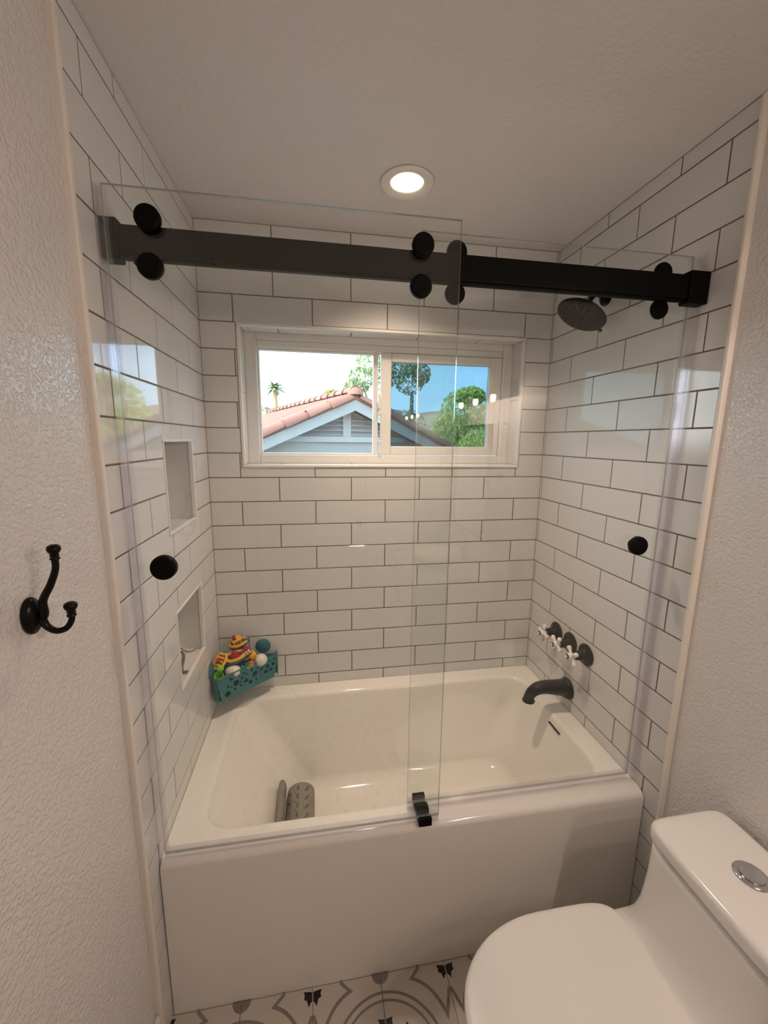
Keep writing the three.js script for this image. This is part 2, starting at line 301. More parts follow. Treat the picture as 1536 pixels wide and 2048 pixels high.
// ------------------------------------------------------------ window unit
{
  const w = structure('window_1', 'white vinyl sliding window with two panes, the right one bluish'), z = -WIN.d, v = MAT.vinyl;
  const bar = (n, x0, x1, y0, y1, z0, z1, r = 0.004, p = w) => mesh(n, rbox(x0, x1, y0, y1, z0, z1, r), v, p);
  bar('frame_jamb', 0.152, 0.203, 1.583, 2.142, z - 0.07, z); bar('frame_jamb', 1.333, 1.384, 1.583, 2.142, z - 0.07, z);
  bar('frame_head', 0.203, 1.333, 2.112, 2.142, z - 0.07, z); bar('frame_head', 0.203, 1.333, 2.082, 2.112, z - 0.07, z - 0.004);
  bar('frame_sill', 0.203, 1.333, 1.583, 1.622, z - 0.07, z);
  bar('jamb_lip', 1.344, 1.352, 1.625, 2.08, z - 0.004, z + 0.004, 0.002);
  const fx = new THREE.Group(); fx.name = 'fixed_light'; w.add(fx);
  bar('bead', 0.203, 0.211, 1.622, 2.082, z - 0.05, z - 0.02, 0.002, fx); bar('bead', 0.211, 0.745, 2.074, 2.082, z - 0.05, z - 0.02, 0.002, fx); bar('bead', 0.211, 0.745, 1.622, 1.630, z - 0.05, z - 0.02, 0.002, fx);
  bar('meeting_stile', 0.716, 0.738, 1.63, 2.074, z - 0.055, z - 0.025, 0.003, fx);
  mesh('pane', box(0.209, 0.72, 1.628, 2.076, z - 0.040, z - 0.036), MAT.pane, fx);
  const s = new THREE.Group(); s.name = 'sliding_sash'; w.add(s);
  bar('stile', 0.749, 0.796, 1.624, 2.080, z - 0.030, z + 0.002, 0.005, s); bar('stile', 1.270, 1.330, 1.624, 2.080, z - 0.030, z + 0.002, 0.005, s);
  bar('rail', 0.796, 1.270, 2.042, 2.080, z - 0.030, z + 0.002, 0.005, s); bar('rail', 0.796, 1.270, 1.624, 1.664, z - 0.030, z + 0.002, 0.005, s);
  bar('stile_ridge', 1.292, 1.299, 1.66, 2.05, z - 0.004, z + 0.005, 0.002, s);
  mesh('pane', box(0.792, 1.274, 1.660, 2.046, z - 0.018, z - 0.014), MAT.paneBlue, s);
  mesh('latch', merge([rbox(0.738, 0.751, 1.805, 1.885, z - 0.012, z + 0.010, 0.004), rbox(0.735, 0.744, 1.835, 1.90, z, z + 0.016, 0.003)]), v, s);
  mesh('latch', rbox(0.740, 0.751, 1.625, 1.69, z - 0.012, z + 0.008, 0.003), v, s);
}
// ------------------------------------------------------------ bathtub
{
  const rings = [], r = 0.022, G = 0.0015;
  rings.push(rrect(G, W - G, G, APR, 0.004, 0.0)); rings.push(rrect(G, W - G, G, APR, 0.004, RIM - r));
  for (let i = 1; i <= 6; i++) { const a = i / 6 * Math.PI / 2; rings.push(rrect(G, W - G, G, APR - r + r * Math.cos(a), 0.004 + 0.010 * Math.sin(a), RIM - r + r * Math.sin(a))); }
  const top = [0.092, 1.432, 0.086, 0.708], bot = [0.325, 1.318, 0.170, 0.645], q = 0.020, depth = RIM - 0.120;
  rings.push(rrect(top[0] - q - 0.004, top[1] + q + 0.004, top[2] - q - 0.004, top[3] + q + 0.004, 0.10, RIM));
  for (let i = 0; i <= 5; i++) { const a = i / 5 * Math.PI / 2, e = q * (1 - Math.sin(a)); rings.push(rrect(top[0] - e, top[1] + e, top[2] - e, top[3] + e, 0.085 + e, RIM - q * (1 - Math.cos(a)))); }
  const lerp = (t) => top.map((v, k) => v + (bot[k] - v) * t);
  for (const t of [0.25, 0.5, 0.75, 0.88]) { const b = lerp(t); rings.push(rrect(...b, 0.085 + 0.03 * t, RIM - q - (depth - q) * t)); }
  for (let i = 1; i <= 6; i++) { const a = i / 6 * Math.PI / 2, t = 0.88 + 0.12 * Math.sin(a), b = lerp(0.88), e = 0.06 * (1 - Math.cos(a)) + 0.02 * Math.sin(a); rings.push(rrect(b[0] + e, b[1] - e, b[2] + e, b[3] - e, 0.105 - e * 0.3, RIM - q - (depth - q) * t)); }
  const t = thing('bathtub', 'white alcove bathtub with a plain flat apron under the glass doors', 'bathtub');
  mesh('basin', loft(rings, false, true, true), MAT.tub, t);
  mesh('overflow_slot', (() => { const g = rbox(-0.004, 0.004, -0.0025, 0.0025, -0.04, 0.04, 0.002); g.rotateZ(-0.3); g.translate(1.4245, 0.499, 0.42); return g; })(), MAT.black, t);
}
// ------------------------------------------------------------ sliding shower door
const ZB0 = 0.749, ZB1 = 0.773, BY0 = 2.083, BY1 = 2.145;
{
  const t = thing('door_rail', 'black square shower door rail spanning wall to wall', 'rail');
  mesh('bar', rbox(0.03, W - 0.06, BY0, BY1, ZB0, ZB1, 0.004), MAT.black, t);
  mesh('bar_groove', rbox(0.04, W - 0.07, BY0 - 0.006, BY0 + 0.001, ZB0 + 0.004, ZB1 - 0.004, 0.002), MAT.black, t);
  for (const [x0, x1] of [[0.001, 0.036], [W - 0.062, W - 0.001]]) mesh('wall_bracket', rbox(x0, x1, BY0 - 0.012, BY1 + 0.010, ZB0 - 0.006, ZB1 + 0.006, 0.004), MAT.black, t);
  mesh('end_stop', rbox(0.06, 0.085, BY0 - 0.016, BY0, ZB0 + 0.002, ZB1 - 0.002, 0.003), MAT.black, t);
}
function panel(name, label, x0, x1, y0, y1, z0, z1) {
  const t = thing(name, label, 'glass door', [0, 0, 0]);
  const g = box(x0, x1, y0, y1, z0, z1); // face groups: +x -x +y -y are the polished edges
  mesh('glass', g, [MAT.glassEdge, MAT.glassEdge, MAT.glassEdge, MAT.glassEdge, MAT.glass, MAT.glass], t);
  return t;
}
const LZ0 = 0.781, LZ1 = 0.789, RZ0 = 0.730, RZ1 = 0.738;
const roundCap = (r, h) => lathe([[0, 0], [r, 0], [r, h * 0.62], [r * 0.94, h * 0.86], [r * 0.80, h], [r * 0.72, h * 0.93], [0, h * 0.93]], 'z', 48);
{
  const t = panel('outer_glass_door', 'clear frameless glass door panel hung outside the black rail, next to the niche wall', 0.016, 0.803, 0.552, 2.212, LZ0, LZ1);
  for (const [x, y, n] of [[0.105, 2.150, 'roller'], [0.103, 2.056, 'anti_jump_disc'], [0.707, 2.147, 'roller'], [0.704, 2.056, 'anti_jump_disc']]) {
    const p = mesh(n, at(roundCap(0.0265, 0.016), x, y, LZ1), MAT.black, t);
    mesh('wheel', at(cyl(0.012, 0.006, 'z'), x, y, LZ0 - 0.0035), MAT.black, p);
  }
  const k = mesh('knob', at(roundCap(0.030, 0.020), 0.081, 1.383, LZ1 + 0.006), MAT.black, t); mesh('knob_stem', at(cyl(0.012, 0.0065, 'z'), 0.081, 1.383, LZ1 + 0.003), MAT.black, k);
  mesh('knob_backing', at(cyl(0.015, 0.004, 'z'), 0.081, 1.383, LZ0 - 0.0025), MAT.black, t);
  mesh('side_seal', merge([rbox(0.004, 0.026, 0.552, 2.21, LZ0 - 0.003, LZ0, 0.001), rbox(0.004, 0.026, 0.552, 2.21, LZ1, LZ1 + 0.003, 0.001), rbox(0.002, 0.006, 0.552, 2.21, LZ0 - 0.030, LZ1 + 0.003, 0.001)]), MAT.seal, t);
  mesh('bottom_seal', merge([rbox(0.016, 0.803, 0.541, 0.566, LZ1, LZ1 + 0.003, 0.001), rbox(0.016, 0.803, 0.541, 0.566, LZ0 - 0.003, LZ0, 0.001), rbox(0.016, 0.803, 0.538, 0.551, LZ0 - 0.016, LZ1 + 0.002, 0.001)]), MAT.seal, t);
}
{
  const t = panel('inner_glass_door', 'clear frameless glass door panel hung inside the black rail, next to the faucet wall', 0.716, 1.500, 0.556, 2.206, RZ0, RZ1);
  for (const [x, y, n] of [[0.808, 2.162, 'roller'], [0.807, 2.064, 'anti_jump_disc'], [1.403, 2.156, 'roller'], [1.404, 2.062, 'anti_jump_disc']]) mesh(n, at(roundCap(0.0265, 0.0095), x, y, RZ1), MAT.black, t);
  const k = mesh('knob', at(roundCap(0.029, 0.018), 1.421, 1.381, RZ1 + 0.006), MAT.black, t); mesh('knob_stem', at(cyl(0.012, 0.0065, 'z'), 1.421, 1.381, RZ1 + 0.003), MAT.black, k);
  mesh('knob_backing', at(cyl(0.015, 0.004, 'z'), 1.421, 1.381, RZ0 - 0.0025), MAT.black, t);
  mesh('side_seal', merge([rbox(1.492, 1.516, 0.556, 2.205, RZ0 - 0.003, RZ0, 0.001), rbox(1.492, 1.516, 0.556, 2.205, RZ1, RZ1 + 0.003, 0.001), rbox(1.514, 1.519, 0.556, 2.205, RZ0 - 0.010, RZ1 + 0.024, 0.001)]), MAT.seal, t);
  mesh('bottom_seal', merge([rbox(0.716, 1.500, 0.541, 0.570, RZ1, RZ1 + 0.003, 0.001), rbox(0.716, 1.500, 0.541, 0.570, RZ0 - 0.003, RZ0, 0.001), rbox(0.716, 1.500, 0.538, 0.553, RZ0 - 0.016, RZ1 + 0.002, 0.001)]), MAT.seal, t);
}
one('door_guide', 'small stepped black floor guide where the two glass panels overlap on the tub rim', 'door guide', merge([
  rbox(0.738, 0.778, RIM, RIM + 0.006, 0.706, 0.805, 0.002), rbox(0.738, 0.778, RIM, RIM + 0.026, 0.793, 0.805, 0.002), rbox(0.738, 0.778, RIM, RIM + 0.026, 0.744, 0.772, 0.002), rbox(0.738, 0.778, RIM, RIM + 0.026, 0.706, 0.722, 0.002)]), MAT.black);

// ------------------------------------------------------------ recessed lamp over the tub
const WARM = L(1, 0.76, 0.58), VANITY = L(1, 0.795, 0.675);
{
  const t = thing('ceiling_lamp', 'round recessed ceiling lamp glowing warm above the bathtub', 'lamp', [0.757, CEIL, 0.36]);
  mesh('trim_ring', lathe([[0.054, 0.0], [0.056, -0.005], [0.080, -0.011], [0.087, -0.006], [0.088, 0], [0.0735, 0.002], [0.054, 0.0]], 'y', 64), MAT.white, t);
  mesh('baffle', lathe([[0.054, -0.001], [0.0545, 0.012]], 'y', 48), MAT.white, t);
  mesh('diffuser', at(cyl(0.0545, 0.004, 'y', 48), 0, 0.006, 0), M(L(1, 0.9, 0.7), 0.5, { emissive: L(1, 0.86, 0.6), emissiveIntensity: 4 }), t);
  const l = new THREE.SpotLight(WARM, 6.0, 0, 1.0, 1.0, 2); l.position.set(0.757, CEIL - 0.004, 0.36); l.target.position.set(0.757, 0, 0.36); l.castShadow = true; l.shadow.radius = 2.6; scene.add(l, l.target);
}
// ------------------------------------------------------------ vanity light with three bulbs on the right wall, behind the camera
{
  const t = thing('vanity_light', 'black wall light bar with three bare glowing bulbs above the vanity mirror', 'lamp', [XR, 1.98, 2.07]);
  mesh('back_plate', rbox(-0.022, -0.001, -0.045, 0.045, -0.30, 0.30, 0.006), MAT.black, t);
  for (const z of [-0.25, 0, 0.25]) {
    mesh('arm', sweep([[-0.02, 0, z], [-0.075, 0.005, z], [-0.118, 0.006, z], [-0.125, -0.012, z]], [0.007], 12, 20), MAT.black, t);
    mesh('socket', at(lathe([[0, 0.012], [0.016, 0.012], [0.020, 0.004], [0.021, -0.012], [0.030, -0.024], [0.037, -0.030], [0.036, -0.031], [0.029, -0.0255], [0.019, -0.014], [0, -0.012]], 'y', 32), -0.125, -0.008, z), MAT.black, t);
    mesh('bulb', at(lathe([[0, -0.030], [0.008, -0.028], [0.013, -0.018], [0.014, -0.006], [0.011, 0.012], [0.009, 0.024], [0, 0.025]], 'y', 28), -0.125, -0.046, z), M(L(1, 0.95, 0.85), 0.4, { emissive: L(1, 0.80, 0.52), emissiveIntensity: 28 }), t);
    const l = new THREE.PointLight(VANITY, 0.57, 0, 2); l.position.set(XR - 0.125, 1.98 - 0.052, 2.07 + z); l.castShadow = true; l.shadow.radius = 0.65; scene.add(l);
  }
}
// ------------------------------------------------------------ shower head, valves and spout
{
  const t = thing('shower_head', 'dark round shower head on a short arm behind the rail', 'shower head', [W, 2.222, 0.353]);
  const c = V(1.388 - W, 2.137 - 2.222, 0.408 - 0.353), n = V(-0.48, -0.87, 0.03).normalize(), R = new THREE.Quaternion().setFromUnitVectors(V(0, -1, 0), n);
  mesh('flange', lathe([[0, 0], [0.030, 0], [0.030, 0.006], [0.022, 0.014], [0.012, 0.018], [0, 0.018]], '-x', 36), MAT.bronze, t);
  const nk = c.clone().addScaledVector(n, -0.040);
  mesh('arm', sweep([[-0.005, 0, 0], [-0.045, 0.004, 0.010], [nk.x + 0.028, nk.y + 0.034, nk.z - 0.014], [nk.x, nk.y, nk.z]], [0.0095], 14, 30), MAT.bronze, t);
  const turned = (g) => { g.applyQuaternion(R); g.translate(c.x, c.y, c.z); return g; };
  mesh('swivel', turned(at(new THREE.SphereGeometry(0.017, 20, 14), 0, 0.040, 0)), MAT.bronze, t);
  const h = mesh('head', turned(lathe([[0, -0.006], [0.079, -0.006], [0.086, -0.003], [0.088, 0.003], [0.080, 0.010], [0.040, 0.020], [0.018, 0.034], [0, 0.036]], 'y', 56)), M(L(0.013, 0.012, 0.0105), 0.45, { specularIntensity: 0.2 }), t);
  const noz = []; for (const [rad, k] of [[0.014, 6], [0.030, 12], [0.046, 18], [0.062, 24]]) for (let i = 0; i < k; i++) noz.push(at(new THREE.CylinderGeometry(0.0022, 0.0030, 0.004, 6), rad * Math.cos(i / k * 6.2832), -0.0075, rad * Math.sin(i / k * 6.2832)));
  mesh('nozzles', turned(merge(noz)), M(L(0.018, 0.018, 0.016), 0.6, { specularIntensity: 0.3 }), h).userData.label = 'grey rubber spray nozzles';
  const petal = []; for (let i = 0; i < 12; i++) { const g = rbox(0.018, 0.068, -0.0072, -0.0055, -0.0022, 0.0022, 0.001); g.rotateY(i / 12 * 6.2832 + 0.13); petal.push(g); } mesh('ribs', turned(merge(petal)), M(L(0.026, 0.025, 0.023), 0.5), h);
  mesh('mode_lever', turned(rbox(0.076, 0.098, -0.006, 0.002, -0.005, 0.005, 0.002)), MAT.bronze, t);
}
function valve(z, y, turn, label) {
  const t = thing('tap_handle', label, 'tap', [W, y, z], 'three cross handles above the tub spout');
  mesh('flange', lathe([[0, 0], [0.044, 0], [0.045, 0.004], [0.041, 0.008], [0.029, 0.012], [0.020, 0.026], [0.018, 0.044], [0, 0.044]], '-x', 40), MAT.bronze, t);
  mesh('collar', lathe([[0.013, 0.040], [0.018, 0.043], [0.018, 0.048], [0.013, 0.053], [0, 0.053]], '-x', 30), MAT.bronze, t);
  const c = new THREE.Group(); c.name = 'cross_handle'; c.position.x = -0.066; c.rotation.x = turn; c.scale.setScalar(1.12); t.add(c);
  mesh('hub', lathe([[0, -0.012], [0.009, -0.012], [0.011, 0], [0.012, 0.010], [0.010, 0.016], [0, 0.016]], '-x', 24), MAT.white, c).userData.label = 'white porcelain hub';
  for (let k = 0; k < 4; k++) { const g = lathe([[0, 0.004], [0.006, 0.006], [0.0052, 0.018], [0.0075, 0.026], [0.0085, 0.031], [0.006, 0.036], [0, 0.0375]], 'y', 16); g.rotateX(k * Math.PI / 2); mesh('spoke', g, MAT.white, c); }
  mesh('button', lathe([[0, 0.014], [0.0085, 0.014], [0.0085, 0.019], [0.006, 0.020], [0, 0.020]], '-x', 24), MAT.bronze, t.children[2]); mesh('button_disc', lathe([[0, 0.0195], [0.0055, 0.0195], [0.005, 0.0212], [0, 0.0216]], '-x', 20), MAT.white, c);
}
valve(0.236, 0.838, 0.12, 'white porcelain cross tap on black flange, closest to the window wall');
valve(0.340, 0.838, 0.55, 'white porcelain cross tap on black flange, middle of three');
valve(0.445, 0.840, 0.95, 'white porcelain cross tap on black flange, closest to the glass door');
{
  const t = thing('tub_spout', 'dark bronze curved tub spout below the three taps', 'spout', [W, 0.628, 0.348]);
  mesh('flange', lathe([[0, 0], [0.046, 0], [0.047, 0.005], [0.041, 0.014], [0.037, 0.022], [0, 0.022]], '-x', 40), MAT.bronze, t);
  mesh('spout', sweep([[-0.012, 0.004, 0], [-0.06, 0.010, 0], [-0.110, 0.016, 0], [-0.150, 0.010, 0], [-0.172, -0.008, 0], [-0.180, -0.030, 0], [-0.181, -0.040, 0]], [0.037, 0.0325, 0.0285, 0.0265, 0.0250, 0.0235, 0.0230], 24, 48), MAT.bronze, t);
  mesh('lip', at(lathe([[0.021, 0], [0.025, 0.001], [0.0268, 0.005], [0.025, 0.009], [0.022, 0.010]], 'y', 32), -0.181, -0.045, 0), MAT.bronze, t);
}
// ------------------------------------------------------------ double robe hook on the left wall
{
  const t = thing('robe_hook', 'black double robe hook on the textured left wall', 'hook', [XL, 1.408, 1.124]);
  const pl = new THREE.SphereGeometry(1, 32, 20); pl.scale(0.013, 0.031, 0.020); mesh('wall_plate', at(pl, 0.005, 0, 0), MAT.bronze, t);
  mesh('upper_prong', sweep([[0.010, -0.012, 0.0], [0.024, 0.0, 0.002], [0.026, 0.025, 0.003], [0.040, 0.052, 0.003], [0.050, 0.078, 0.003], [0.051, 0.094, 0.003]], [0.0065, 0.0065, 0.006, 0.0055, 0.005, 0.005], 16, 40), MAT.bronze, t);
  mesh('lower_prong', sweep([[0.020, -0.004, 0.002], [0.026, -0.018, 0.002], [0.038, -0.027, 0.002], [0.053, -0.024, 0.002], [0.063, -0.010, 0.002], [0.064, -0.002, 0.002]], [0.0065, 0.0055, 0.005, 0.005, 0.0047, 0.0047], 16, 40), MAT.bronze, t);
  for (const [x, y, z] of [[0.051, 0.092, 0.003], [0.064, -0.004, 0.002]]) mesh('finial', at(lathe([[0, 0], [0.0065, 0.001], [0.0072, 0.003], [0.0055, 0.005], [0.0055, 0.006], [0.0068, 0.008], [0.0055, 0.010], [0.0085, 0.014], [0.0098, 0.018], [0.0088, 0.0225], [0.005, 0.025], [0, 0.0255]], 'y', 24), x, y, z), MAT.bronze, t);
}
// ------------------------------------------------------------ toilet
{
  const ZC = 1.207, t = thing('toilet', 'white one-piece toilet with closed lid standing against the right wall', 'toilet', [1.14, 0, ZC]);
  const X = 1.14, sup = (xf, xb, w, nf, nb, y, N = 72, mid = 0.5) => { const xc = xf + (xb - xf) * mid, o = []; for (let i = 0; i < N; i++) { const a = i / N * 2 * Math.PI, c = Math.cos(a), s = Math.sin(a), n = c < 0 ? nf : nb, A = c < 0 ? xc - xf : xb - xc; o.push([xc + A * Math.sign(c) * Math.abs(c) ** (2 / n) - X, y, w * Math.sign(s) * Math.abs(s) ** (2 / n)]); } return o; };
  const XB = 1.508, rows = [
    [0.86, XB, 0.125, 2.6, 8, 0.0], [0.85, XB, 0.130, 2.6, 8, 0.012], [0.845, XB, 0.132, 2.6, 8, 0.10], [0.83, XB, 0.140, 2.5, 8, 0.20], [0.80, XB, 0.160, 2.4, 8, 0.29], [0.772, XB, 0.182, 2.3, 8, 0.355], [0.762, XB, 0.190, 2.25, 8, 0.395], [0.766, XB, 0.190, 2.25, 8, 0.410], [0.80, XB, 0.184, 2.3, 8, 0.418],
    [1.02, XB, 0.183, 3, 8, 0.424], [1.17, XB, 0.181, 3.2, 8, 0.432], [1.222, XB, 0.179, 3.4, 8, 0.446], [1.244, XB, 0.176, 3.8, 8, 0.468], [1.258, XB, 0.172, 4.2, 8, 0.50], [1.270, XB, 0.169, 5, 8, 0.545], [1.279, XB, 0.166, 6, 8, 0.60], [1.284, XB, 0.165, 7, 8, 0.65], [1.286, XB, 0.165, 7, 8, 0.684]];
  mesh('body', loft(rows.map((r) => sup(...r, 96)), true, true, true), MAT.porcelain, t);
  const lid = [[0.004, 0.688], [0, 0.691], [0, 0.712], [0.003, 0.720], [0.010, 0.7245], [0.022, 0.7260], [0.06, 0.7268]];
  mesh('tank_lid', loft(lid.map(([e, y]) => sup(1.278 + e, 1.516 - e, 0.172 - e, 7, 9, y, 96)), true, true, true), MAT.porcelain, t);
  const seatRings = (xf, xb, w, y0, y1) => [[0.008, y0], [0.0, y0 + 0.005], [0, y1 - 0.008], [0.004, y1 - 0.003], [0.014, y1], [0.06, y1 + 0.0015]].map(([e, y]) => sup(xf + e, xb - e, w - e, 2.15, 6, y, 96, 0.56));
  mesh('seat', loft(seatRings(0.756, 1.236, 0.189, 0.419, 0.436), true, true, true), MAT.seat, t);
  mesh('seat_lid', loft(seatRings(0.748, 1.240, 0.194, 0.438, 0.458), true, true, true), MAT.seat, t);
  const b = new THREE.Group(); b.name = 'flush_button'; b.position.set(1.407 - X, 0.7265, 1.204 - ZC); t.add(b);
  mesh('bezel', lathe([[0, 0], [0.034, 0], [0.034, 0.003], [0.030, 0.0055], [0.025, 0.0055], [0.024, 0.003], [0, 0.003]], 'y', 48), MAT.chrome, b).userData.label = 'chrome ring';
  for (const k of [-1, 1]) { const s = new THREE.Shape(); s.absarc(0, 0, 0.0225, k > 0 ? 0.03 : Math.PI + 0.03, k > 0 ? Math.PI - 0.03 : 2 * Math.PI - 0.03, false); s.closePath(); const g = new THREE.ExtrudeGeometry(s, { depth: 0.004, bevelEnabled: true, bevelSize: 0.0008, bevelThickness: 0.0008, bevelSegments: 2, curveSegments: 24 }); g.rotateX(-Math.PI / 2); g.rotateY(0.5); g.translate(0, 0.003, 0); mesh('button_half', g, MAT.chrome, b); }
}
// ------------------------------------------------------------ rolled bath mat in the tub
{
  const g0 = M(L(0.24, 0.225, 0.195), 0.6), g1 = M(L(0.10, 0.092, 0.08), 0.7);
  const t = thing('bath_mat', 'grey rubber bath mat with crescent bumps, rolled up in the tub', 'bath mat', [0.350, 0.127, 0.43]);
  const prof = (r, h, sx) => { const o = []; for (let i = 0; i < 40; i++) { const a = i / 40 * 2 * Math.PI; o.push([Math.cos(a) * r * sx, r * h + Math.sin(a) * r * h]); } return o; };
  const roll = (r, h, sx, dx) => loft([[-0.18, 0.93], [-0.177, 0.985], [-0.17, 1], [0.0, 1], [0.17, 1], [0.18, 0.95]].map(([z, k]) => prof(r, h, sx).map(([x, y]) => [dx + x * k, (y - r * h) * k + r * h, z])), true, true, true);
  mesh('roll', roll(0.058, 0.90, 1, 0.010), g0, t); mesh('flap', at(roll(0.020, 2.2, 0.85, -0.066), 0, 0.050, 0.012), g0, t);
  const cres = new THREE.TorusGeometry(0.0125, 0.0026, 6, 12, 1.9); cres.rotateX(Math.PI / 2); const hole = new THREE.CylinderGeometry(0.003, 0.003, 0.002, 10);
  for (let j = 0; j < 8; j++) for (let i = -1; i <= 1; i++) {
    const z = -0.150 + j * 0.043 + (i % 2 ? 0.008 : 0), a = i * 0.68, m = mesh('crescent_bump', cres, g1, t); m.position.set(0.010 + Math.sin(a) * 0.058, 0.0522 + Math.cos(a) * 0.0522, z); m.rotation.set(0, 0, -a); m.rotateY(-2.2 - 0.4 * i);
    if (i < 1) { const b = a + 0.34, h = mesh('drain_hole', hole, g1, t); h.position.set(0.010 + Math.sin(b) * 0.058, 0.0522 + Math.cos(b) * 0.0522, z + 0.016); h.rotation.z = -b; }
  }
}
// ------------------------------------------------------------ corner toy basket and bath toys
const TEAL = M(L(0.022, 0.175, 0.205), 0.35);
{
  const t = thing('toy_basket', 'teal perforated corner basket stuck to the tiles above the tub', 'basket', [0, 0.613, 0]);
  const H = 0.108, A = V(0.030, 0, 0.213), B = V(0.258, 0, 0.032), len = A.distanceTo(B), yaw = Math.atan2(A.z - B.z, B.x - A.x);
  const s = new THREE.Shape(); s.moveTo(0.018, 0); s.lineTo(len - 0.022, 0); s.lineTo(len, H); s.lineTo(0, H); s.closePath();
  const holes = [[0.045, 0.022, 0.013], [0.048, 0.055, 0.006], [0.062, 0.082, 0.009], [0.062, 0.045, 0.004], [0.085, 0.055, 0.013], [0.078, 0.030, 0.006], [0.095, 0.086, 0.008], [0.104, 0.035, 0.005], [0.112, 0.066, 0.006], [0.104, 0.050, 0.004], [0.130, 0.045, 0.009], [0.134, 0.075, 0.005], [0.120, 0.085, 0.005], [0.150, 0.030, 0.009], [0.158, 0.082, 0.006], [0.172, 0.058, 0.013], [0.178, 0.032, 0.005], [0.185, 0.080, 0.004], [0.200, 0.040, 0.006], [0.205, 0.066, 0.005], [0.220, 0.084, 0.009], [0.226, 0.044, 0.010], [0.238, 0.066, 0.009], [0.250, 0.086, 0.005], [0.252, 0.046, 0.009], [0.265, 0.066, 0.007], [0.272, 0.088, 0.006]];
  for (const [x, y, r] of holes) { const h = new THREE.Path(); h.absarc(x, y, r, 0, 2 * Math.PI, true); s.holes.push(h); }
  const f = new THREE.ExtrudeGeometry(s, { depth: 0.0028, bevelEnabled: false, curveSegments: 14 }); f.rotateY(yaw); f.translate(A.x, 0, A.z); mesh('front_panel', f, TEAL, t);
  const wall = (p, q, h, th = 0.0028) => { const d = Math.hypot(q[0] - p[0], q[1] - p[1]), g = rbox(0, d, 0, h, -th, 0, 0.001, 1); g.rotateY(-Math.atan2(q[1] - p[1], q[0] - p[0])); g.translate(p[0], 0, p[1]); return g; };
  mesh('end_panel', wall([0.010, 0.190], [0.032, 0.213], H), TEAL, t); mesh('end_panel', wall([0.258, 0.034], [0.250, 0.010], H), TEAL, t);
  mesh('back_panel', wall([0.012, 0.190], [0.012, 0.012], H * 0.92), TEAL, t); mesh('back_panel', wall([0.250, 0.013], [0.012, 0.013], H * 0.92), TEAL, t);
  const bs = new THREE.Shape([[0.014, -0.014], [0.235, -0.014], [0.24, -0.036], [0.045, -0.205], [0.014, -0.188]].map(([x, y]) => new THREE.Vector2(x, y))), bg = new THREE.ExtrudeGeometry(bs, { depth: 0.003, bevelEnabled: false }); bg.rotateX(-Math.PI / 2); mesh('bottom', bg, TEAL, t);
  mesh('rim', sweep([[0.012, H, 0.190], [0.022, H, 0.208], [0.032, H, 0.213], [0.144, H, 0.1245], [0.252, H, 0.038], [0.257, H, 0.030], [0.250, H, 0.012]], [0.0028], 8, 60), TEAL, t);
  for (const [p, ax] of [[[0.002, 0.124, 0.171], 'x'], [[0.192, 0.134, 0.002], 'z']]) {
    const c = mesh('suction_cup', at(lathe([[0, 0], [0.034, 0], [0.034, 0.002], [0.026, 0.008], [0.012, 0.012], [0, 0.013]], ax, 36), ...p), TEAL, t);
    mesh('cup_tab', at(ax === 'x' ? rbox(-0.001, 0.010, -0.034, 0.0, -0.010, 0.010, 0.002) : rbox(-0.010, 0.010, -0.034, 0, -0.001, 0.010, 0.002), p[0], p[1], p[2]), TEAL, c);
  }
}
const TOY = { blue: M(L(0.05, 0.13, 0.26), 0.35), yellow: M(L(0.78, 0.42, 0.04), 0.35), red: M(L(0.36, 0.02, 0.02), 0.35), green: M(L(0.22, 0.55, 0.04), 0.35), dgreen: M(L(0.04, 0.22, 0.08), 0.4), orange: M(L(0.62, 0.13, 0.02), 0.4), cream: M(L(0.80, 0.66, 0.40), 0.4), white: M(L(0.78, 0.74, 0.68), 0.3) };
const TG = 'bath toys heaped in the teal basket';
function hull(l, w, h) { const out = []; for (const [k, y] of [[0.62, 0], [0.85, h * 0.4], [1, h * 0.85], [1.02, h]]) { const ring = []; for (let i = 0; i < 28; i++) { const a = i / 28 * 2 * Math.PI, c = Math.cos(a), s = Math.sin(a); ring.push([l / 2 * k * Math.sign(c) * Math.abs(c) ** 0.85, y, w / 2 * k * Math.sign(s) * Math.abs(s) ** (c > 0 ? 1.1 : 0.6)]); } out.push(ring); } return loft(out, true, true, true); }
function boat(label, pos, rot, top, l = 0.085) {
  const t = thing('toy_boat', label, 'toy', pos, TG); t.rotation.set(...rot);
  mesh('hull', hull(l, l * 0.58, l * 0.30), TOY.blue, t);
  const ring = []; for (let i = 0; i <= 30; i++) { const a = 0.5 + i / 30 * 5.3, c = Math.cos(a), s = Math.sin(a); ring.push([l * 0.44 * c, l * 0.34 + (c < -0.5 ? 0.004 : 0), l * 0.24 * s]); }
  mesh('deck_rail', sweep(ring, [l * 0.075], 10, 50), TOY.yellow, t);
  top(t, l);
}
boat('toy boat with a yellow toothed deck, nearest the left wall', [0.036, 0.738, 0.120], [0.35, 1.25, 0.30], (t, l) => { for (let i = 0; i < 4; i++) mesh('tooth', rbox(-0.028 + i * 0.016, -0.018 + i * 0.016, l * 0.32, l * 0.52, -0.014, 0.014, 0.003), TOY.yellow, t); mesh('funnel', at(cyl(0.010, 0.024, 'y', 20, 0.008), -0.01, l * 0.56, 0), TOY.red, t); });
